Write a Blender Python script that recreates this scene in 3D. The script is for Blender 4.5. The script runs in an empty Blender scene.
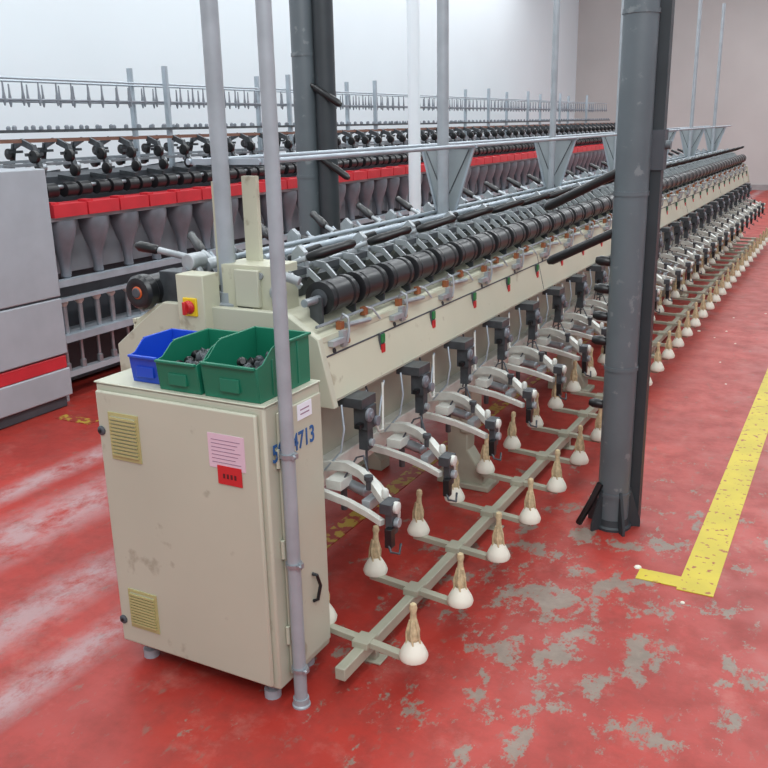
import bpy, bmesh, math, random
from mathutils import Vector, Matrix
random.seed(7)
scene = bpy.context.scene
scene.view_settings.view_transform = 'Standard'
scene.view_settings.look = 'None'

def lin(c):
    return tuple((v/255/12.92 if v/255 <= .04045 else ((v/255+.055)/1.055)**2.4) for v in c)

def mat(name, rgb, rough=.5, metal=0.0, var=.12, scale=6.0, dirt=None, dirt_t=.62, dscale=4, spec=.5):
    m = bpy.data.materials.new(name); m.use_nodes = True
    nt = m.node_tree; b = nt.nodes['Principled BSDF']
    c = lin(rgb)
    tc = nt.nodes.new('ShaderNodeTexCoord')
    n = nt.nodes.new('ShaderNodeTexNoise'); n.inputs['Scale'].default_value = scale; n.inputs['Detail'].default_value = 5
    nt.links.new(tc.outputs['Object'], n.inputs['Vector'])
    r = nt.nodes.new('ShaderNodeValToRGB')
    r.color_ramp.elements[0].position = .3; r.color_ramp.elements[1].position = .7
    r.color_ramp.elements[0].color = (*[v*(1-var) for v in c], 1)
    r.color_ramp.elements[1].color = (*[min(1, v*(1+var)) for v in c], 1)
    nt.links.new(n.outputs['Fac'], r.inputs['Fac'])
    out = r.outputs['Color']
    if dirt:
        n2 = nt.nodes.new('ShaderNodeTexNoise'); n2.inputs['Scale'].default_value = scale*dscale; n2.inputs['Detail'].default_value = 8
        nt.links.new(tc.outputs['Object'], n2.inputs['Vector'])
        r2 = nt.nodes.new('ShaderNodeValToRGB')
        r2.color_ramp.elements[0].position = dirt_t; r2.color_ramp.elements[1].position = dirt_t+.05
        nt.links.new(n2.outputs['Fac'], r2.inputs['Fac'])
        mx = nt.nodes.new('ShaderNodeMixRGB'); mx.inputs[2].default_value = (*lin(dirt), 1)
        nt.links.new(r2.outputs['Color'], mx.inputs[0]); nt.links.new(out, mx.inputs[1])
        out = mx.outputs[0]
    nt.links.new(out, b.inputs['Base Color'])
    b.inputs['Roughness'].default_value = rough; b.inputs['Metallic'].default_value = metal
    b.inputs['Specular IOR Level'].default_value = spec
    return m

M = dict(
 beige=mat('beige_paint', (190,189,168), .45, var=.05, scale=2.5, dirt=(168,163,142), dirt_t=.64),
 cab=mat('cabinet_paint', (184,184,166), .5, var=.05, scale=2.0, dirt=(164,161,143), dirt_t=.64),
 beige2=mat('beige_dark_paint', (168,165,149), .5, var=.08),
 white=mat('white_casting', (204,205,198), .4, var=.10, scale=20),
 steel=mat('brushed_steel', (158,164,170), .35, .6, var=.15, scale=20),
 alu=mat('cast_aluminium', (160,166,170), .4, .3, var=.18, scale=20),
 rail=mat('zinc_rail', (164,175,184), .4, .3, var=.1, scale=10),
 dsteel=mat('dark_gunmetal', (76,80,84), .45, .4, var=.25, scale=25),
 rubber=mat('black_rubber', (27,28,31), .34, var=.3, scale=20),
 black=mat('black_plastic', (20,21,23), .35, var=.2),
 red=mat('red_cover', (194,44,54), .4, var=.12),
 green=mat('green_button', (20,120,66), .4),
 rbtn=mat('red_button', (190,35,40), .4),
 orange=mat('orange_plastic', (190,84,36), .4),
 copper=mat('copper_clip', (160,98,64), .4, .3),
 brown=mat('brown_rail', (120,84,70), .5),
 yellow=mat('yellow_plastic', (225,190,30), .4),
 yarn=mat('tan_yarn', (196,178,142), .9, var=.25, scale=60),
 cone=mat('cream_cone', (226,223,208), .6, var=.06),
 rackp=mat('rack_paint', (168,167,149), .5, var=.12),
 pot=mat('grey_pot', (116,120,128), .4, .2, var=.2),
 grey=mat('light_grey_paint', (162,167,174), .5, var=.06),
 dgrey=mat('dark_grey_panel', (70,74,80), .6, var=.2),
 column=mat('column_paint', (90,99,104), .42, var=.12, scale=4, dirt=(114,121,124), dirt_t=.62),
 dcol=mat('channel_dark', (48,54,58), .5, var=.15),
 pipe=mat('galvanised_pipe', (156,164,170), .42, .15, var=.10, scale=12),
 bluebin=mat('blue_bin_plastic', (26,72,188), .4, var=.08),
 greenbin=mat('green_bin_plastic', (24,112,86), .4, var=.08),
 paperp=mat('pink_paper', (214,184,198), .8, var=.04),
 paperw=mat('white_paper', (224,228,236), .8, var=.03),
 paperr=mat('red_label', (196,34,38), .7, var=.06),
 blueink=mat('blue_paint_mark', (40,92,150), .6),
 ink=mat('ink', (140,110,130), .8),
 inkd=mat('dark_ink', (90,20,24), .8),
 vent=mat('vent_yellow', (172,165,114), .5, var=.1),
 plate=mat('grey_guard_plate', (154,163,167), .45, .1, var=.08),
 hook=mat('pale_hook', (128,134,142), .5, .2, var=.2),
)

class MB:
    def __init__(s, name, origin=(0, 0, 0)):
        s.name = name; s.o = Vector(origin); s.v = []; s.f = []; s.m = []; s.mats = []
    def mi(s, m):
        if m not in s.mats: s.mats.append(m)
        return s.mats.index(m)
    def add(s, vs, fs, m):
        b = len(s.v); k = s.mi(m)
        s.v += [Vector(v)-s.o for v in vs]
        for f in fs: s.f.append([b+i for i in f]); s.m.append(k)
    def box(s, x0, x1, y0, y1, z0, z1, m):
        vs = [(x, y, z) for x in (x0, x1) for y in (y0, y1) for z in (z0, z1)]
        s.add(vs, [(0,1,3,2),(4,6,7,5),(0,4,5,1),(2,3,7,6),(0,2,6,4),(1,5,7,3)], m)
    def bar(s, p0, p1, w, h, m):
        p0 = Vector(p0); p1 = Vector(p1); d = (p1-p0).normalized()
        up = Vector((0,0,1)) if abs(d.z) < .9 else Vector((0,1,0))
        a = d.cross(up).normalized(); b = a.cross(d).normalized()
        vs = []
        for p in (p0, p1):
            for i, j in ((-1,-1),(1,-1),(1,1),(-1,1)): vs.append(p+a*i*w/2+b*j*h/2)
        s.add(vs, [(0,1,2,3),(4,7,6,5),(0,4,5,1),(1,5,6,2),(2,6,7,3),(3,7,4,0)], m)
    def strip(s, pts, w, h, m):
        pts = [Vector(p) for p in pts]; vs = []; fs = []
        for i, p in enumerate(pts):
            d = (pts[min(i+1, len(pts)-1)]-pts[max(i-1, 0)]).normalized()
            a = d.cross(Vector((0,0,1))).normalized(); b = a.cross(d).normalized()
            k = 1-.25*i/(len(pts)-1)
            for q, j in ((-1,-1),(1,-1),(1,1),(-1,1)): vs.append(p+a*q*w/2+b*j*h*k/2)
        for i in range(len(pts)-1):
            for k in range(4):
                j = (k+1) % 4; fs.append((i*4+k, i*4+j, i*4+4+j, i*4+4+k))
        n = len(pts)-1
        fs += [(0,1,2,3), (n*4+3, n*4+2, n*4+1, n*4)]
        s.add(vs, fs, m)
    def lathe(s, o, ax, prof, m, seg=14):
        o = Vector(o); d = Vector(ax).normalized()
        up = Vector((0,0,1)) if abs(d.z) < .9 else Vector((1,0,0))
        a = d.cross(up).normalized(); b = d.cross(a)
        vs = []; fs = []
        for t, r in prof:
            for i in range(seg):
                g = 2*math.pi*i/seg
                vs.append(o+d*t+a*math.cos(g)*r+b*math.sin(g)*r)
        for k in range(len(prof)-1):
            for i in range(seg):
                j = (i+1) % seg
                fs.append((k*seg+i, k*seg+j, (k+1)*seg+j, (k+1)*seg+i))
        fs.append(tuple(range(seg))[::-1]); fs.append(tuple((len(prof)-1)*seg+i for i in range(seg)))
        s.add(vs, fs, m)
    def cyl(s, p0, p1, r0, m, r1=None, seg=12):
        p0 = Vector(p0); p1 = Vector(p1)
        s.lathe(p0, p1-p0, [(0, r0), ((p1-p0).length, r0 if r1 is None else r1)], m, seg)
    def tube(s, pts, r, m, seg=8):
        pts = [Vector(p) for p in pts]; vs = []; fs = []
        for i, p in enumerate(pts):
            d = (pts[min(i+1, len(pts)-1)]-pts[max(i-1, 0)]).normalized()
            ref = Vector((.31,.87,.38)); a = d.cross(ref).normalized(); b = d.cross(a)
            for k in range(seg):
                g = 2*math.pi*k/seg; vs.append(p+a*math.cos(g)*r+b*math.sin(g)*r)
        for i in range(len(pts)-1):
            for k in range(seg):
                j = (k+1) % seg; fs.append((i*seg+k, i*seg+j, (i+1)*seg+j, (i+1)*seg+k))
        fs.append(tuple(range(seg))); fs.append(tuple((len(pts)-1)*seg+i for i in range(seg)))
        s.add(vs, fs, m)
    def prism(s, poly, a, b, m, axis='y'):
        def P(u, v, t):
            return {'y': (u, t, v), 'x': (t, u, v), 'z': (u, v, t)}[axis]
        n = len(poly)
        vs = [P(u, v, a) for u, v in poly]+[P(u, v, b) for u, v in poly]
        fs = [tuple(range(n)), tuple(range(n, 2*n))[::-1]]
        for i in range(n):
            j = (i+1) % n; fs.append((i, i+n, j+n, j))
        s.add(vs, fs, m)
    def done(s, parent=None, mirror=False, array=None, bevel=0, far=None):
        me = bpy.data.meshes.new(s.name); me.from_pydata([tuple(v) for v in s.v], [], s.f)
        for m in s.mats: me.materials.append(M[m])
        for p, k in zip(me.polygons, s.m): p.material_index = k; p.use_smooth = True
        bm = bmesh.new(); bm.from_mesh(me); bmesh.ops.recalc_face_normals(bm, faces=bm.faces[:]); bm.to_mesh(me); bm.free()
        me.set_sharp_from_angle(angle=math.radians(35))
        def mk(name):
            o = bpy.data.objects.new(name, me); scene.collection.objects.link(o); o.location = s.o
            if bevel:
                md = o.modifiers.new('bevel', 'BEVEL'); md.width = bevel; md.segments = 2; md.limit_method = 'ANGLE'; md.angle_limit = math.radians(50)
            if mirror:
                md = o.modifiers.new('mirror', 'MIRROR'); md.use_axis = (True, False, False); md.use_mirror_merge = False
            return o
        def arr(o, n, d):
            md = o.modifiers.new('array', 'ARRAY'); md.count = n; md.use_relative_offset = False
            md.use_constant_offset = True; md.constant_offset_displace = (0, d, 0)
        o = mk(s.name)
        if array: arr(o, *array)
        obs = [o]
        if far is not None:
            o2 = mk(s.name+'_far_side'); arr(o2, array[0]-far, array[1]); o2.scale = (-1, 1, 1)
            o2.location = s.o+Vector((0, far*array[1], 0)); obs.append(o2)
        if parent:
            for q in obs:
                q.location = q.location-parent.location; q.parent = parent
        return o

def empty(name, loc=(0,0,0)):
    e = bpy.data.objects.new(name, None); scene.collection.objects.link(e); e.location = loc; e.empty_display_size = .2
    return e

# ---------------------------------------------------------------- room
XL, XR, YB, YF, ZC = -7.3, 4.5, 25.0, -3.0, 5.6
def floor_material():
    m = bpy.data.materials.new('worn_red_floor'); m.use_nodes = True
    nt = m.node_tree; N = nt.nodes; L = nt.links; b = N['Principled BSDF']
    tc = N.new('ShaderNodeTexCoord'); sx = N.new('ShaderNodeSeparateXYZ'); L.new(tc.outputs['Object'], sx.inputs[0])
    def noise(scale, detail=6, rough=.6, stretch=None):
        n = N.new('ShaderNodeTexNoise'); n.inputs['Scale'].default_value = scale; n.inputs['Detail'].default_value = detail; n.inputs['Roughness'].default_value = rough
        if stretch:
            mp = N.new('ShaderNodeMapping'); mp.inputs['Scale'].default_value = stretch
            L.new(tc.outputs['Object'], mp.inputs[0]); L.new(mp.outputs[0], n.inputs['Vector'])
        else: L.new(tc.outputs['Object'], n.inputs['Vector'])
        return n.outputs['Fac']
    def math_(op, a, c, clamp=False):
        n = N.new('ShaderNodeMath'); n.operation = op; n.use_clamp = clamp
        for i, v in enumerate((a, c)):
            if v is None: continue
            if isinstance(v, (int, float)): n.inputs[i].default_value = v
            else: L.new(v, n.inputs[i])
        return n.outputs[0]
    def mr(v, a, c, d=0, e=1):
        n = N.new('ShaderNodeMapRange'); n.inputs[1].default_value = a; n.inputs[2].default_value = c; n.inputs[3].default_value = d; n.inputs[4].default_value = e
        L.new(v, n.inputs[0]); return n.outputs[0]
    def mix(f, c1, c2):
        n = N.new('ShaderNodeMixRGB')
        L.new(f, n.inputs[0])
        for i, c in ((1, c1), (2, c2)):
            if isinstance(c, tuple): n.inputs[i].default_value = (*c, 1)
            else: L.new(c, n.inputs[i])
        return n.outputs[0]
    base = mix(mr(noise(1.7), .35, .65), lin((152,43,35)), lin((174,53,43)))
    base = mix(mr(noise(6, 9, .75), .46, .70, 0, .7), base, lin((122,46,39)))
    base = mix(mr(noise(3.5, 10, .75), .55, .68, 0, .38), base, lin((178,114,104)))
    base = mix(mr(noise(22, 6, .7, (1, .5, 1)), .58, .68, 0, .65), base, lin((120,94,84)))
    dx = math_('ADD', sx.outputs[0], .80); dy = math_('SUBTRACT', sx.outputs[1], 3.0)
    d2 = math_('ADD', math_('MULTIPLY', dx, dx), math_('MULTIPLY', math_('MULTIPLY', dy, dy), .4))
    reg = mr(math_('SQRT', d2, None), .15, 1.5, .098, -.045)
    chip = mr(math_('ADD', noise(6.0, 12, .74, (1.2, .8, 1)), reg), .60, .635)
    grey = mix(noise(18, 8, .7), lin((92,88,78)), lin((150,143,130)))
    base = mix(math_('MULTIPLY', chip, .88), base, grey)
    tot = None
    for cx, w in ((-3.30, .26), (-2.68, .18), (-2.30, .12), (-3.75, .13)):
        g = mr(math_('ABSOLUTE', math_('SUBTRACT', sx.outputs[0], cx), None), w*.2, w*1.05, 1, 0)
        tot = g if tot is None else math_('MAXIMUM', tot, g)
    tr = math_('MULTIPLY', tot, mr(noise(5.5, 12, .78, (1.2, .75, 1)), .38, .56), True)
    base = mix(math_('MULTIPLY', tr, .68), base, lin((172,158,160)))
    L.new(base, b.inputs['Base Color'])
    L.new(mr(noise(6, 6), .3, .7, .34, .58), b.inputs['Roughness'])
    bp = N.new('ShaderNodeBump'); bp.inputs['Strength'].default_value = .15; bp.inputs['Distance'].default_value = .004
    L.new(noise(30, 4), bp.inputs['Height']); L.new(bp.outputs[0], b.inputs['Normal'])
    return m
M['floor'] = floor_material()
M['wallw'] = mat('white_wall_paint', (220,229,234), .8, var=.02, scale=.6)
M['wallg'] = mat('greyish_wall', (186,182,180), .8, var=.05, scale=.8)
M['trim'] = mat('wall_base_grey', (150,146,146), .7)
M['ymark'] = mat('worn_yellow_marking', (200,180,48), .5, var=.10, scale=5, dirt=(160,92,54), dirt_t=.60, dscale=6)
M['ymark2'] = mat('faded_yellow_marking', (170,142,50), .5, var=.1, scale=3, dirt=(146,50,40), dirt_t=.47, dscale=6)

b = MB('floor'); b.box(XL, XR, YF, YB, -.1, 0, 'floor'); b.done()
b = MB('wall_left'); b.box(XL-.2, XL, YF, YB, 0, ZC, 'wallw'); b.done()
b = MB('wall_back'); b.box(XL-.2, XR+.2, YB, YB+.2, 0, ZC, 'wallg'); b.done()
b = MB('wall_right'); b.box(XR, XR+.2, YF, YB, 0, ZC, 'wallw'); b.done()
b = MB('baseboard_back'); b.box(XL, XR, YB-.03, YB, 0, .14, 'trim'); b.done()
b = MB('baseboard_left'); b.box(XL, XL+.03, YF, YB-.03, 0, .14, 'trim'); b.done()

b = MB('floor_marking_line'); b.box(-.475, -.335, 3.30, 24, 0, .003, 'ymark'); b.box(-.64, -.475, 3.32, 3.41, 0, .003, 'ymark'); b.done()
b = MB('floor_marking_line'); b.box(-2.01, -1.92, 2.7, 14.5, 0, .003, 'ymark2'); b.done()
b = MB('floor_marking_line'); b.box(-4.5, -4.2, 3.80, 3.89, 0, .003, 'ymark2'); b.done()

# ---------------------------------------------------------------- main twisting machine
XC = -1.965
Y0, Y1 = 2.40, 14.22
NU, DU = 26, .45
tm = empty('twisting_machine', (XC, Y0, 0))
O = (XC, 0, 0)
def pane(z): return -1.55+(1.106-z)*(.05/.206)
b = MB('body_panels', O)
half = [(-1.50,.90),(-1.55,1.106),(-1.675,1.184)]
b.prism(half+[(2*XC-x, z) for x, z in half[::-1]], Y0+.03, Y1, 'beige')
b.prism([(-1.485,.885),(-1.54,1.12),(-1.67,1.20),(-2.20,1.20),(-2.30,1.13),(2*XC+1.485,1.02),(2*XC+1.485,.885)], Y0, Y0+.03, 'cab')
b.prism([(-1.485,.885),(-1.54,1.12),(-1.67,1.20),(2*XC+1.67,1.20),(2*XC+1.54,1.12),(2*XC+1.485,.885)], Y1, Y1+.03, 'cab')
b.done(tm, bevel=.004)
b = MB('lower_body', O)
b.box(-1.965, -1.64, Y0+.06, Y1-.05, .60, .90, 'beige2')
b.box(-1.66, -1.585, Y0+.03, Y1, .56, .64, 'white')
b.done(tm, mirror=True, bevel=.004)
b = MB('panel_trim', O)
for z, h, m in ((1.052, .0028, 'dgrey'), (.905, .004, 'beige2')):
    x = pane(z); b.box(x-.004, x+.002, Y0+.03, Y1, z-h, z+h, m)
b.box(-1.562, -1.546, Y0+.03, Y1, 1.10, 1.118, 'beige')
y = Y0+.03+2.25
while y < Y1-.3:
    b.prism([(pane(.90)+.001,.90),(pane(1.105)+.001,1.105),(pane(1.105)-.004,1.105),(pane(.90)-.004,.90)], y-.003, y+.003, 'dgrey'); y += 2.25
b.cyl((-1.62, 2.45, 1.228), (-1.62, Y1, 1.228), .014, 'steel')
b.cyl((-1.575, 2.45, 1.150), (-1.575, Y1, 1.150), .006, 'steel', seg=8)
b.box(-1.90, -1.84, 2.45, Y1, 1.18, 1.25, 'dsteel')
b.cyl((-1.80, 2.45, 1.31), (-1.80, Y1, 1.31), .012, 'steel')
b.done(tm, mirror=True)

u = MB('roller_unit', O)
for j in range(2):
    y = 2.545+j*.225
    u.lathe((-1.62, y, 1.228), (0,1,0), [(0,.018),(0,.046),(.004,.059),(.024,.060),(.028,.050),(.038,.050),(.042,.057),(.142,.057),(.146,.050),(.154,.050),(.158,.059),(.178,.060),(.184,.046),(.184,.018)], 'rubber', 24)
    u.lathe((-1.62, y-.004, 1.228), (0,1,0), [(0,.030),(.002,.034),(.01,.034)], 'dsteel', 16)
    u.lathe((-1.62, y-.008, 1.228), (0,1,0), [(0,.014),(.01,.014)], 'alu', 12)
    u.box(-1.645, -1.595, y-.024, y-.014, 1.13, 1.236, 'dsteel')
u.done(tm, mirror=True, array=(NU, DU))

u = MB('lever_unit', O)
for j, yy in enumerate((2.60, 2.83)):
    u.lathe((-1.80, yy-.035, 1.31), (0,1,0), [(0,.022),(.0,.028),(.07,.028),(.07,.022)], 'alu', 12)
    u.bar((-1.87, yy, 1.22), (-1.80, yy, 1.31), .05, .03, 'dsteel')
    for s in (-1, 1):
        u.bar((-1.80, yy+s*.045, 1.31), (-1.735, yy+s*.055, 1.305), .010, .024, 'alu')
        u.bar((-1.735, yy+s*.055, 1.305), (-1.690, yy+s*.06, 1.265), .010, .020, 'alu')
    u.box(-1.755, -1.735, yy-.055, yy+.055, 1.292, 1.315, 'dsteel')
    u.cyl((-1.86, yy+.05, 1.25), (-1.76, yy+.05, 1.35), .007, 'rail', seg=8)
u.cyl((-1.82, 2.62, 1.315), (-1.73, 2.645, 1.350), .010, 'alu')
u.lathe((-1.73, 2.645, 1.350), (.22, .16, .075), [(0,.010),(.01,.017),(.06,.020),(.14,.016),(.17,.018),(.185,.009)], 'black', 12)
u.prism([(-1.84,1.27),(-1.77,1.27),(-1.775,1.36),(-1.80,1.385),(-1.83,1.36)], 2.70, 2.725, 'alu')
u.box(-1.92, -1.87, 2.66, 2.78, 1.25, 1.31, 'alu')
u.lathe((-1.86, 2.735, 1.33), (1,0,.2), [(0,.018),(.04,.018)], 'black', 10)
u.lathe((-1.90, 2.86, 1.33), (.3,.9,.12), [(0,.010),(.01,.015),(.10,.016),(.11,.008)], 'black', 10)
u.done(tm, mirror=True, array=(NU, DU))

u = MB('panel_fitting_unit', O)
x = pane(1.02)
u.box(x-.002, x+.006, 2.804, 2.838, .979, 1.056, 'dgrey')
u.box(x+.004, x+.011, 2.808, 2.834, 1.021, 1.052, 'green')
u.box(x+.004, x+.011, 2.808, 2.834, .983, 1.014, 'rbtn')
u.box(-1.572, -1.552, 2.57, 2.595, 1.118, 1.145, 'copper')
u.tube([(-1.56,2.58,1.15),(-1.545,2.575,1.175),(-1.52,2.57,1.165),(-1.515,2.565,1.12),(-1.52,2.56,1.08)], .0045, 'alu', 6)
u.cyl((-1.55,2.60,1.13), (-1.53,2.74,1.125), .009, 'alu', seg=8)
u.box(-1.545, -1.523, 2.47, 2.55, 1.082, 1.100, 'alu')
u.box(-1.548, -1.528, 2.545, 2.575, 1.065, 1.12, 'alu')
u.lathe((-1.540,2.585,1.080), (1,0,.25), [(0,.012),(.010,.012)], 'copper', 10)
u.lathe((pane(1.075)-.002,2.50,1.06), (1,0,.25), [(0,.010),(.008,.010)], 'black', 10)
u.box(-1.585, -1.565, 2.765, 2.79, 1.13, 1.16, 'copper')
u.tube([(-1.57,2.78,1.16),(-1.55,2.80,1.15),(-1.53,2.82,1.11)], .004, 'alu', 6)
u.done(tm, mirror=True, array=(NU, DU))

u = MB('traverse_head_unit', O)
u.box(-1.53, -1.43, 2.490, 2.590, .866, .900, 'dsteel')
u.box(-1.475, -1.420, 2.508, 2.574, .785, .866, 'dsteel')
u.box(-1.465, -1.428, 2.522, 2.560, .705, .79, 'dsteel')
u.box(-1.455, -1.435, 2.480, 2.605, .795, .812, 'black')
u.lathe((-1.420, 2.515, .842), (1,0,0), [(0,.024),(.010,.024),(.014,.012),(.018,.012)], 'pot', 14)
u.lathe((-1.420, 2.568, .805), (1,0,0), [(0,.018),(.012,.018)], 'pot', 14)
u.lathe((-1.428, 2.54, .732), (1,0,0), [(0,.014),(.012,.014)], 'alu', 12)
u.cyl((-1.445, 2.54, .70), (-1.445, 2.54, .60), .005, 'dsteel', seg=8)
u.lathe((-1.445, 2.54, .605), (0,0,-1), [(0,.006),(.012,.012),(.03,.006)], 'black', 10)
u.tube([(-1.50,2.62,.88),(-1.47,2.63,.80),(-1.46,2.66,.73),(-1.47,2.71,.72),(-1.49,2.75,.79),(-1.50,2.77,.88)], .005, 'white', 6)
u.tube([(-1.51,2.66,.88),(-1.49,2.67,.78),(-1.48,2.70,.75),(-1.49,2.73,.80),(-1.51,2.80,.88)], .004, 'rail', 6)
u.tube([(-1.50,2.47,.88),(-1.48,2.45,.80),(-1.49,2.44,.72),(-1.56,2.44,.64)], .004, 'rail', 6)
u.tube([(-1.52,2.68,.89),(-1.50,2.69,.78),(-1.52,2.68,.64)], .004, 'dgrey', 6)
u.done(tm, array=(NU, DU), bevel=.003, far=2)

u = MB('cradle_arm_unit', O)
u.strip([(-1.60,2.455,.640),(-1.53,2.45,.662),(-1.46,2.435,.674),(-1.39,2.405,.670),(-1.32,2.365,.652),(-1.26,2.325,.625),(-1.225,2.30,.60)], .026, .036, 'white')
u.strip([(-1.60,2.575,.60),(-1.52,2.56,.612),(-1.44,2.52,.612),(-1.36,2.46,.605),(-1.28,2.39,.595),(-1.215,2.325,.585)], .024, .034, 'white')
u.strip([(-1.60,2.36,.60),(-1.50,2.35,.596),(-1.40,2.33,.59),(-1.31,2.30,.582),(-1.24,2.27,.575)], .020, .028, 'white')
u.lathe((-1.54, 2.49, .595), (1,-.42,0), [(0,.010),(.006,.019),(.17,.019),(.176,.010)], 'steel', 14)
u.box(-1.52, -1.46, 2.38, 2.46, .60, .635, 'white')
u.box(-1.35, -1.32, 2.33, 2.40, .575, .61, 'alu')
u.lathe((-1.335, 2.355, .64), (0,0,1), [(0,.010),(.03,.010),(.036,.016),(.05,.016)], 'dsteel', 10)
u.box(-1.240, -1.198, 2.250, 2.315, .615, .650, 'dsteel')
u.box(-1.226, -1.202, 2.262, 2.305, .535, .62, 'dsteel')
u.box(-1.218, -1.194, 2.240, 2.268, .505, .570, 'black')
u.lathe((-1.202, 2.282, .632), (1,0,0), [(0,.020),(.014,.020),(.018,.010)], 'white', 14)
u.lathe((-1.202, 2.286, .578), (1,0,0), [(0,.016),(.016,.016)], 'alu', 12)
u.lathe((-1.255, 2.32, .640), (0,0,1), [(0,.012),(.024,.012),(.032,.007)], 'white', 10)
u.tube([(-1.21,2.25,.52),(-1.19,2.23,.50),(-1.17,2.25,.49),(-1.18,2.28,.51)], .005, 'dsteel', 6)
u.cyl((-1.49,2.45,.60), (-1.49,2.45,.50), .012, 'dsteel')
u.tube([(-1.47,2.42,.63),(-1.44,2.46,.70),(-1.40,2.44,.72),(-1.36,2.40,.67)], .004, 'dgrey', 6)
u.done(tm, array=(NU, DU), bevel=.003, far=2)

b = MB('cast_legs', O)
lys = [3.95+1.86*i for i in range(6)]
for y in lys:
    b.prism([(XC,.60),(-1.62,.60),(-1.63,.20),(-1.54,.07),(-1.54,.0),(-1.80,.0),(-1.80,.06),(-1.74,.12),(-1.74,.42),(-1.80,.48),(XC,.48)], y-.05, y+.05, 'rackp')
    b.box(-1.70, -1.50, y-.08, y+.08, 0, .03, 'rackp')
    b.box(-1.66, -1.60, y-.07, y+.07, .30, .60, 'beige2')
b.box(XC, -1.68, 2.42, 2.50, .48, .90, 'rackp'); b.box(-1.76, -1.68, 2.42, 2.50, 0, .48, 'rackp'); b.box(-1.78, -1.66, 2.40, 2.52, 0, .03, 'rackp')
b.done(tm, mirror=True, bevel=.006)

b = MB('overhead_creel', O)
ys = [2.49+1.86*i for i in range(7)]
for i, y in enumerate(ys):
    b.cyl((XC, y, 1.18), (XC, y, 3.3), .030 if i < 2 else .022, 'pipe', seg=18)
    b.lathe((XC, y, 1.18), (0,0,1), [(0,.05),(.02,.05),(.025,.036),(.06,.036)], 'pipe', 18)
    if i:
        yy = y+.06
        b.prism([(-1.815,1.675),(-2.115,1.675),(-2.02,1.33),(-1.93,1.33)], yy, yy+.004, 'plate')
        b.bar((-1.815,yy,1.68), (-1.93,yy,1.32), .012, .016, 'rail'); b.bar((-2.115,yy,1.68), (-2.02,yy,1.32), .012, .016, 'rail')
        b.bar((-1.80,yy,1.685), (-2.13,yy,1.685), .02, .016, 'rail')
        b.cyl((-2.09,yy-.008,1.67),(-1.95,yy-.008,1.35), .003, 'dsteel', seg=6)
        b.cyl((-1.84,yy-.008,1.67),(-2.0,yy-.008,1.35), .003, 'dsteel', seg=6)
for x in (-1.815, -2.115):
    b.cyl((x, 2.5, 1.69), (x, Y1, 1.69), .010, 'rail')
b.cyl((-1.90, 2.62, 1.345), (-1.90, Y1, 1.345), .014, 'rail')
b.cyl((-2.03, 2.62, 1.345), (-2.03, Y1, 1.345), .010, 'rail')
for y in (2.55,):
    b.box(-1.925, -1.865, y, y+.02, 1.18, 1.64, 'beige'); b.box(-2.06, -2.00, y, y+.02, 1.18, 1.62, 'beige')
b.bar((-1.80,2.52,1.69), (-2.13,2.52,1.69), .02, .02, 'rail')
b.done(tm)

b = MB('end_drive_box', O)
b.box(-2.095, -1.975, 2.36, 2.45, 1.10, 1.315, 'beige')
b.box(-1.97, -1.74, 2.46, 2.60, 1.18, 1.345, 'beige')
b.box(-1.90, -1.80, 2.44, 2.46, 1.20, 1.33, 'cab')
b.box(-2.065, -2.005, 2.352, 2.362, 1.17, 1.235, 'yellow')
b.lathe((-2.035, 2.352, 1.203), (0,-1,0), [(0,.024),(.008,.024),(.012,.018),(.02,.018)], 'rbtn', 18)
b.box(-2.041, -2.029, 2.318, 2.334, 1.18, 1.226, 'rbtn')
b.lathe((-2.31, 2.39, 1.228), (0,1,0), [(0,.02),(.0,.03),(-.002,.04),(.0,.054),(.012,.064),(.05,.064),(.055,.056),(.16,.056)], 'rubber', 22)
b.lathe((-2.31, 2.385, 1.228), (0,1,0), [(0,.022),(.006,.024),(.012,.024)], 'orange', 20)
b.lathe((-2.31, 2.381, 1.228), (0,1,0), [(0,.019),(.01,.019)], 'dgrey', 14)
b.box(-2.27, -2.14, 2.47, 2.55, 1.18, 1.30, 'dsteel')
b.lathe((-2.12, 2.46, 1.34), (0,1,0), [(0,.03),(.08,.03)], 'alu', 14)
b.cyl((-2.12,2.50,1.33), (-2.06,2.50,1.24), .014, 'alu')
b.cyl((-2.14,2.50,1.35), (-2.27,2.48,1.375), .013, 'alu')
b.lathe((-2.27,2.48,1.375), (-.25,-.03,.04), [(0,.012),(.01,.018),(.08,.020),(.10,.010)], 'black', 12)
b.cyl((-1.73,2.44,1.33), (-1.64,2.46,1.30), .016, 'alu')
b.lathe((-1.72,2.46,1.26), (0,-1,0), [(0,.028),(.03,.028),(.04,.015)], 'alu', 14)
b.done(tm, bevel=.003)

# ---------------------------------------------------------------- supply package rack
rk = empty('yarn_supply_rack', (-1.33, 2.2, 0))
b = MB('long_rail', O)
b.box(-1.349, -1.311, 2.12, 14.1, .055, .10, 'rackp')
y = 2.35
while y < 14.1:
    b.box(-1.345, -1.315, y-.015, y+.015, 0, .055, 'rackp'); b.box(-1.37, -1.29, y-.03, y+.03, 0, .008, 'rackp'); y += 1.161
b.done(rk, bevel=.003)
b = MB('long_rail_far_side', O)
x = 2*XC+1.33
b.box(x-.019, x+.019, 3.3, 14.1, .055, .10, 'rackp')
y = 3.6
while y < 14.1:
    b.box(x-.015, x+.015, y-.015, y+.015, 0, .055, 'rackp'); y += 1.161
b.done(rk, bevel=.003)
NP, DP = 31, .387
b = MB('cross_arm_unit', O)
b.bar((-1.12, 2.26, .107), (-1.53, 2.315, .107), .03, .022, 'rackp')
b.box(-1.36, -1.30, 2.25, 2.32, .096, .122, 'rackp')
b.done(rk, array=(NP, DP), bevel=.002, far=3)
b = MB('yarn_package_unit', O)
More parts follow.
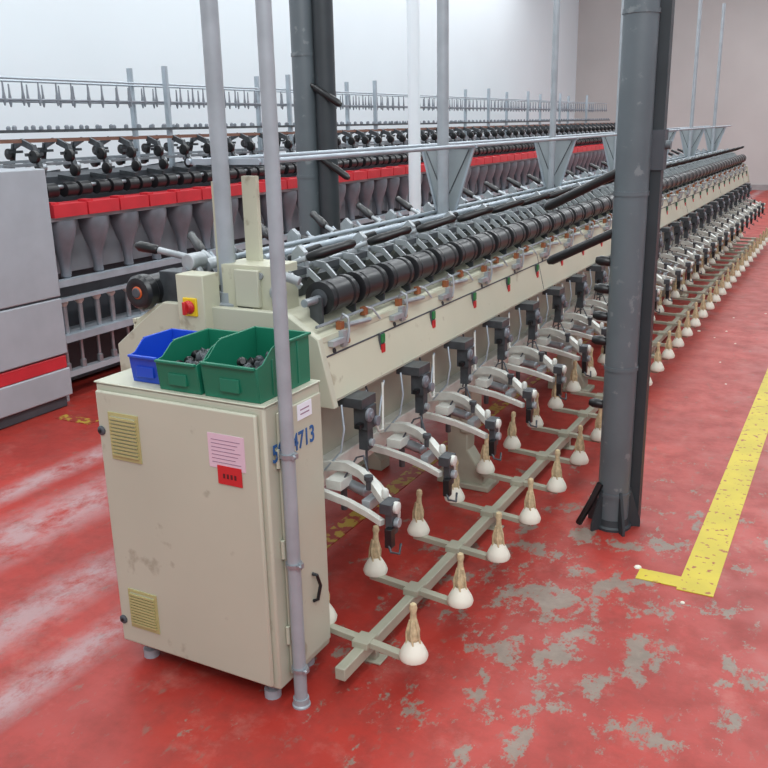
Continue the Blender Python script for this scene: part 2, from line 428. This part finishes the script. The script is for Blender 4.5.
for x, y, rot in ((-1.13, 2.262, 1), (-1.52, 2.33, 2)):
    b.lathe((x, y, .112), (0,0,1), [(0,.030),(.004,.046),(.016,.049),(.034,.042),(.056,.030),(.070,.020)], 'cone', 20)
    b.lathe((x, y, .175), (.04*rot-.06, .05, 1), [(0,.016),(.02,.022),(.045,.019),(.075,.012),(.105,.010),(.12,.014),(.135,.011),(.14,.004)], 'yarn', 12)
    for a in range(5):
        g = a*1.256+rot; r = .018
        b.tube([(x+r*.6*math.cos(g), y+r*.6*math.sin(g), .255), (x+1.25*r*math.cos(g), y+1.25*r*math.sin(g), .210), (x+1.3*r*math.cos(g+.4), y+1.3*r*math.sin(g+.4), .165)], .004, 'yarn', 5)
b.done(rk, array=(NP, DP), far=3)

# ---------------------------------------------------------------- control cabinet
cb = empty('control_cabinet', (-1.79, 1.97, 0))
CX0, CX1, CY0, CY1, CZ = -2.125, -1.46, 1.97, 2.275, 1.02
b = MB('cabinet_body'); b.box(CX0, CX1, CY0, CY1, .07, CZ, 'cab'); b.done(cb, bevel=.008)
b = MB('cabinet_door'); b.box(CX0+.012, CX1-.02, CY0-.018, CY0-.002, .085, CZ-.02, 'cab'); b.done(cb, bevel=.006)
b = MB('side_door'); b.box(CX1+.001, CX1+.010, CY0+.055, CY1-.012, .10, CZ-.03, 'cab'); b.done(cb, bevel=.003)
b = MB('cabinet_top'); b.box(CX0-.004, CX1+.004, CY0-.004, CY1, CZ, CZ+.006, 'cab'); b.done(cb, bevel=.003)
b = MB('cabinet_feet')
for x in (CX0+.07, CX1-.07):
    for y in (CY0+.05, CY1-.05):
        b.cyl((x, y, .0), (x, y, .03), .028, 'grey'); b.cyl((x, y, .03), (x, y, .07), .014, 'steel')
b.done(cb)
b = MB('vent_grilles')
for x0, x1, z0, z1 in ((-2.062,-1.937,.775,.935), (-2.062,-1.937,.155,.30)):
    yf = CY0-.018
    b.box(x0, x1, yf-.004, yf, z0, z1, 'vent')
    n = 11
    for i in range(n):
        z = z0+.012+(z1-z0-.024)*(i+.5)/n
        b.bar((x0+.008, yf-.006, z), (x1-.008, yf-.006, z), .008, .007, 'vent')
        b.box(x0+.012, x1-.012, yf-.0050, yf-.004, z+.004, z+.007, 'beige2')
b.done(cb)
b = MB('cabinet_locks')
for z in (.865, .17):
    b.lathe((-2.100, CY0-.016, z), (0,-1,0), [(0,.016),(.006,.016),(.010,.011)], 'dgrey', 16)
    b.lathe((-2.100, CY0-.026, z), (0,-1,0), [(0,.006),(.004,.006)], 'black', 8)
b.tube([(CX1+.010,2.165,.395),(CX1+.024,2.172,.39),(CX1+.026,2.188,.345),(CX1+.024,2.172,.30),(CX1+.010,2.165,.295)], .006, 'black')
for z in (.25, .55, .85):
    b.cyl((CX1+.008, CY0+.045, z-.03), (CX1+.008, CY0+.045, z+.03), .007, 'cab', seg=10)
b.done(cb)
yf = CY0-.018
b = MB('notice_papers')
b.box(-1.660, -1.525, yf-.002, yf, .815, .925, 'paperp')
for i in range(7):
    z = .905-.012*i; b.box(-1.648, -1.540-.01*(i % 3), yf-.0026, yf-.002, z, z+.0020, 'ink')
b.box(-1.630, -1.540, yf-.0035, yf-.0015, .765, .825, 'paperr')
for i in range(4):
    b.box(-1.610+.014*i, -1.602+.014*i, yf-.0040, yf-.0035, .785, .800, 'inkd')
b.box(CX1+.010, CX1+.012, 2.125, 2.205, .935, .985, 'paperw')
for i in range(2):
    b.box(CX1+.012, CX1+.0125, 2.14, 2.19, .950+.014*i, .954+.014*i, 'ink')
b.done(cb)
for body, yy in (('59', 1.984), ('4713', 2.092)):
    tx = bpy.data.curves.new('painted_number', 'FONT'); tx.body = body; tx.size = .078; tx.extrude = .0008; tx.offset = .0012
    to = bpy.data.objects.new('painted_number', tx); scene.collection.objects.link(to); tx.materials.append(M['blueink'])
    to.parent = cb; to.location = (CX1+.0112+1.79, yy-1.97, .845); to.rotation_euler = (math.pi/2, 0, math.pi/2); to.scale = (.80, 1, 1)

def bin_(x0, x1, y0, L, h, m, n):
    z0 = CZ+.0065
    b = MB('storage_bin', ((x0+x1)/2, y0, z0)); t = .004
    prof = [(y0,z0),(y0+L,z0),(y0+L,z0+h),(y0+.34*L,z0+h),(y0+.26*L,z0+h*.96),(y0+.08*L,z0+.72*h),(y0-.012,z0+.68*h)]
    b.prism(prof, x0, x0+t, m, 'x'); b.prism(prof, x1-t, x1, m, 'x')
    b.box(x0+t, x1-t, y0, y0+L, z0, z0+t, m)
    b.box(x0+t, x1-t, y0+L-t, y0+L, z0+t, z0+h, m)
    b.prism([(y0,z0),(y0+t,z0),(y0-.012+t,z0+.68*h),(y0-.012,z0+.68*h)], x0+t, x1-t, m, 'x')
    b.box(x0-.006, x0+.002, y0+.32*L, y0+L+.004, z0+h-.008, z0+h, m); b.box(x1-.002, x1+.006, y0+.32*L, y0+L+.004, z0+h-.008, z0+h, m)
    b.box(x0-.006, x1+.006, y0+L-.002, y0+L+.006, z0+h-.008, z0+h, m)
    b.bar((x0+t, y0-.015, z0+.68*h), (x1-t, y0-.015, z0+.68*h), .012, .008, m)
    b.box((x0+x1)/2-.035, (x0+x1)/2+.035, y0-.012, y0-.002, z0+.16*h, z0+.42*h, m)
    for s in (.25, .5, .75):
        b.box(x1-.001, x1+.003, y0+s*L-.004, y0+s*L+.004, z0+.01, z0+h*(.75 if s < .3 else .92), m)
    for i in range(n):
        px = random.uniform(x0+.035, x1-.035); py = random.uniform(y0+.04, y0+L-.05); pz = z0+.028+random.uniform(0, .055)
        a = random.uniform(0, 6.28); l = random.uniform(.02, .05)
        mm = random.choice(['black', 'dsteel', 'dgrey', 'black'])
        b.lathe((px, py, pz), (math.cos(a), math.sin(a), random.uniform(0,.5)), [(0,.01),(l*.4,.018),(l*.6,.010),(l*.8,.010)], mm, 10)
    return b.done(None, bevel=.0015)
bin_(-2.005, -1.882, 2.02, .20, .130, 'bluebin', 0)
bin_(-1.862, -1.700, 1.985, .25, .140, 'greenbin', 60)
bin_(-1.685, -1.480, 1.985, .27, .158, 'greenbin', 30)

PX = -1.418
b = MB('conduit_pole', (PX, 2.02, 0))
b.cyl((PX, 2.02, 0), (PX, 2.02, 3.3), .021, 'pipe', seg=20)
b.lathe((PX,2.02,0), (0,0,1), [(0,.030),(.006,.030),(.01,.026),(.03,.026)], 'pipe', 20)
for z in (.13, .50, .86):
    b.lathe((PX,2.02,z), (0,0,1), [(0,.021),(0,.0265),(.012,.0265),(.012,.021)], 'steel', 20)
    b.box(PX-.026, PX+.032, 2.012, 2.028, z-.002, z+.014, 'steel')
    b.lathe((PX+.028,2.012,z+.006), (0,-1,0), [(0,.007),(.01,.007)], 'steel', 8)
b.done()

# ---------------------------------------------------------------- columns
def column(cx, cy, sgn, arms, name='support_column'):
    b = MB(name, (cx, cy, 0))
    b.cyl((cx, cy, 0), (cx, cy, 3.3), .070, 'column', seg=28)
    b.box(cx+sgn*.085-.022, cx+sgn*.085+.022, cy+.045, cy+.10, 0, 3.3, 'dcol')
    b.cyl((cx+sgn*.03, cy+.10, 0), (cx+sgn*.03, cy+.10, 3.3), .03, 'dcol')
    for z in (.16, .75, 1.5, 2.2):
        b.lathe((cx, cy, z), (0,0,1), [(0,.070),(0,.0735),(.018,.0735),(.018,.070)], 'column', 28)
    b.lathe((cx, cy, 0), (0,0,1), [(0,.085),(.012,.085),(.02,.076),(.05,.072)], 'dcol', 28)
    for g in range(5):
        a = g*math.tau/5+.35
        d = Vector((math.cos(a), math.sin(a), 0)); p = Vector((cx, cy, 0))
        q = d.cross(Vector((0,0,1)))*.006
        pts = [p+d*.06, p+d*.125, p+d*.125+Vector((0,0,.03)), p+d*.075+Vector((0,0,.19)), p+d*.06+Vector((0,0,.19))]
        vs = [v+q for v in pts]+[v-q for v in pts]
        b.add(vs, [(0,1,2,3,4),(9,8,7,6,5)]+[(i, i+5, (i+1) % 5+5, (i+1) % 5) for i in range(5)], 'dcol')
    for (p, q) in arms:
        p = Vector(p); q = Vector(q); d = (q-p)
        b.lathe(p, d, [(0,.014),(.05,.014),(.055,.019),(d.length-.02,.021),(d.length,.012)], 'black', 14)
    return b
b = column(-.85, 3.775, 1, [((-.86,3.76,1.615),(-1.215,3.77,1.440)), ((-.86,3.76,1.37),(-1.195,3.77,1.205))])
b.box(-.80, -.735, 3.81, 3.88, 1.60, 1.76, 'dgrey'); b.lathe((-.735,3.845,1.70), (1,0,0), [(0,.018),(.02,.018)], 'column', 12)
for z in (1.22, 1.10, .98, .87, .58):
    b.lathe((-.91,3.765,z), (-1,0,.08), [(0,.012),(.01,.020),(.05,.022),(.070,.014)], 'black', 12)
b.tube([(-.90,3.72,.22),(-.93,3.70,.14),(-.97,3.69,.05),(-.985,3.70,.018)], .016, 'black')
b.done(None)
b = column(-3.02, 4.68, 1, [((-2.98,4.66,1.66),(-2.72,4.66,1.50)), ((-2.98,4.66,2.05),(-2.76,4.66,1.92))])
b.cyl((-2.90,4.72,0), (-2.90,4.72,3.3), .062, 'dcol', seg=24)
b.done(None)
b = MB('white_pipe_column', (-3.9, 7.96, 0))
b.cyl((-3.9,7.96,0), (-3.9,7.96,3.6), .06, 'wallw', seg=20); b.lathe((-3.9,7.96,0), (0,0,1), [(0,.10),(.015,.10),(.02,.065),(.06,.065)], 'wallw', 20)
b.done()

# ---------------------------------------------------------------- background machine
FX = -4.61
OM = (-5.35, 0, 0)
m2 = empty('spinning_machine', (-5.35, 4.1, 0))
NB, DB = 54, .30
yb0, yb1 = 4.10, 4.10+NB*DB
b = MB('end_housing', OM)
b.box(-6.09, FX, 2.9, 4.07, .08, .27, 'grey'); b.box(-6.08, FX-.01, 2.91, 4.06, .27, .36, 'red')
b.box(-6.09, FX, 2.9, 4.07, .37, .745, 'grey'); b.box(-6.09, FX, 2.9, 4.07, .757, 1.58, 'grey')
b.box(-6.05, FX-.03, 2.93, 4.04, 0, .08, 'dgrey'); b.box(-6.08, FX-.012, 2.91, 4.06, .36, .76, 'dgrey')
b.done(m2, bevel=.008)
b = MB('frame', OM)
b.box(-5.35, -5.02, yb0, yb1, .35, 1.50, 'dgrey')
b.box(-4.72, -4.66, 4.07, yb1, .80, .845, 'rail'); b.box(-4.70, -4.66, 4.07, yb1, .70, .725, 'rail')
b.box(-4.74, -4.66, 4.07, yb1, .42, .47, 'rail'); b.box(-4.98, -4.74, 4.07, yb1, .40, .44, 'grey')
b.box(-4.78, -4.72, 4.07, yb1, .16, .20, 'grey')
b.box(-5.02, -4.95, 4.07, yb1, .84, 1.26, 'grey')
b.box(-4.84, -4.66, 4.07, yb1, 1.235, 1.262, 'grey')
b.cyl((-4.86, 4.07, 1.44), (-4.86, yb1, 1.44), .014, 'steel')
b.box(-5.05, -4.99, 4.07, yb1, 1.735, 1.755, 'brown'); b.box(-5.04, -5.0, 4.07, yb1, 1.58, 1.60, 'steel')
b.box(-5.16, -5.12, 4.07, yb1, 1.80, 1.82, 'dsteel')
b.cyl((-5.2, 4.07, 2.02), (-5.2, yb1, 2.02), .008, 'hook'); b.cyl((-5.2, 4.07, 2.16), (-5.2, yb1, 2.16), .008, 'rail')
y = yb0
while y < yb1:
    b.box(-5.0, -4.72, y-.03, y+.03, 0, .42, 'grey'); b.box(-4.80, -4.76, y-.02, y+.02, .42, 1.25, 'grey')
    b.box(-5.18, -5.14, y-.015, y+.015, 1.5, 2.3, 'rail'); y += 1.8
b.box(-5.06, -5.02, 4.07, yb1, .03, .36, 'dgrey')
b.done(m2, mirror=True)
u = MB('spindle_unit', OM)
y = 4.25
u.box(-4.82, FX-.01, y-.142, y+.142, 1.262, 1.345, 'red')
u.box(-4.72, FX-.03, y-.14, y-.08, 1.345, 1.36, 'red')
u.lathe((-4.74, y, 1.235), (0,0,-1), [(0,.10),(.02,.105),(.08,.10),(.16,.075),(.24,.045),(.34,.032),(.38,.036),(.40,.02)], 'pot', 16)
u.box(-4.90, -4.86, y-.16, y-.14, .84, 1.24, 'grey')
u.lathe((-4.86, y-.13, 1.42), (0,1,0), [(0,.03),(.005,.050),(.10,.050),(.105,.03),(.13,.03),(.135,.050),(.23,.050),(.235,.03)], 'rubber', 16)
u.bar((-5.02, y, 1.50), (-4.86, y, 1.48), .03, .03, 'dsteel')
u.bar((-5.0, y, 1.74), (-4.90, y, 1.70), .02, .04, 'dsteel'); u.bar((-4.90, y, 1.72), (-4.84, y, 1.52), .02, .035, 'dsteel')
u.bar((-4.90, y-.07, 1.66), (-4.90, y+.07, 1.66), .02, .02, 'dsteel')
u.lathe((-4.87, y-.045, 1.645), (0,1,0), [(0,.030),(.004,.042),(.03,.042),(.034,.03)], 'black', 16)
u.lathe((-4.83, y-.045, 1.545), (0,1,0), [(0,.030),(.004,.040),(.03,.040),(.034,.03)], 'black', 16)
u.lathe((-4.93, y+.06, 1.57), (0,1,0), [(0,.028),(.04,.028)], 'steel', 12)
for s in (-.07, .07):
    u.cyl((-4.72, y+s, .47), (-4.72, y+s, .70), .018, 'steel', seg=10); u.lathe((-4.72, y+s, .66), (0,0,1), [(0,.018),(.02,.032),(.05,.030),(.06,.01)], 'white', 12)
    u.lathe((-4.75, y+s, .20), (0,0,1), [(0,.022),(.05,.022),(.06,.012),(.20,.012)], 'steel', 10)
    u.lathe((-5.2, y+s, 2.02), (0,0,1), [(-.04,.005),(.0,.014),(.05,.008),(.12,.005)], 'hook', 8)
    u.lathe((-5.14, y+s, 1.82), (0,0,1), [(0,.016),(.02,.016),(.03,.008)], 'hook', 8)
u.done(m2, mirror=True, array=(NB, DB))

# ---------------------------------------------------------------- lint scraps
b = MB('lint_scraps', (-1, 4, 0))
for i in range(22):
    px = random.uniform(-1.25, -.2) if i > 8 else random.uniform(-3.8, -2.9); py = random.uniform(3.2, 9); r = random.uniform(.008, .020)
    b.lathe((px, py, 0), (0,0,1), [(0,r),(r*.3,r*.8),(r*.5,r*.2)], 'cone', 7)
b.done()

# ---------------------------------------------------------------- light
w = bpy.data.worlds.new('World'); scene.world = w; w.use_nodes = True
bg = w.node_tree.nodes['Background']; bg.inputs[0].default_value = (.88,.96,1,1); bg.inputs[1].default_value = .58
def area(name, loc, sx, sy, power, rot=(0,0,0), col=(.95,.98,1)):
    l = bpy.data.lights.new(name, 'AREA'); l.shape = 'RECTANGLE'; l.size = sx; l.size_y = sy; l.energy = power; l.color = col
    o = bpy.data.objects.new(name, l); scene.collection.objects.link(o); o.location = loc; o.rotation_euler = rot
area('left_wall_fill', (-3.2, 9, 5.4), .5, 18, 290)
area('left_wall_fill', (-.2, 9, 5.4), .5, 18, 310)
area('left_wall_fill', (-6.3, 10, 5.4), .5, 20, 330)  # added fill strip that brightens the left wall, no real fixture
area('left_wall_fill', (0, 21, 5.4), 6, .5, 260)
area('left_wall_fill', (1.5, -1.5, 5.0), 4, 2, 210, (math.radians(35), math.radians(15), 0))

# ---------------------------------------------------------------- camera
yaw = math.radians(28.33); p = math.radians(16.38); r = math.radians(1.21)
h = Vector((-math.sin(yaw), math.cos(yaw), 0)); R0 = Vector((math.cos(yaw), math.sin(yaw), 0)); Z = Vector((0,0,1))
F = h*math.cos(p)-Z*math.sin(p); U0 = h*math.sin(p)+Z*math.cos(p)
R = R0*math.cos(r)-U0*math.sin(r); U = R0*math.sin(r)+U0*math.cos(r)
mt = Matrix((( R.x, U.x, -F.x, 0), (R.y, U.y, -F.y, 0), (R.z, U.z, -F.z, 1.8), (0,0,0,1)))
cam = bpy.data.cameras.new('camera'); co = bpy.data.objects.new('camera', cam); scene.collection.objects.link(co)
co.matrix_world = mt; cam.sensor_width = 36; cam.lens = 880/768*36; cam.clip_end = 200
scene.camera = co
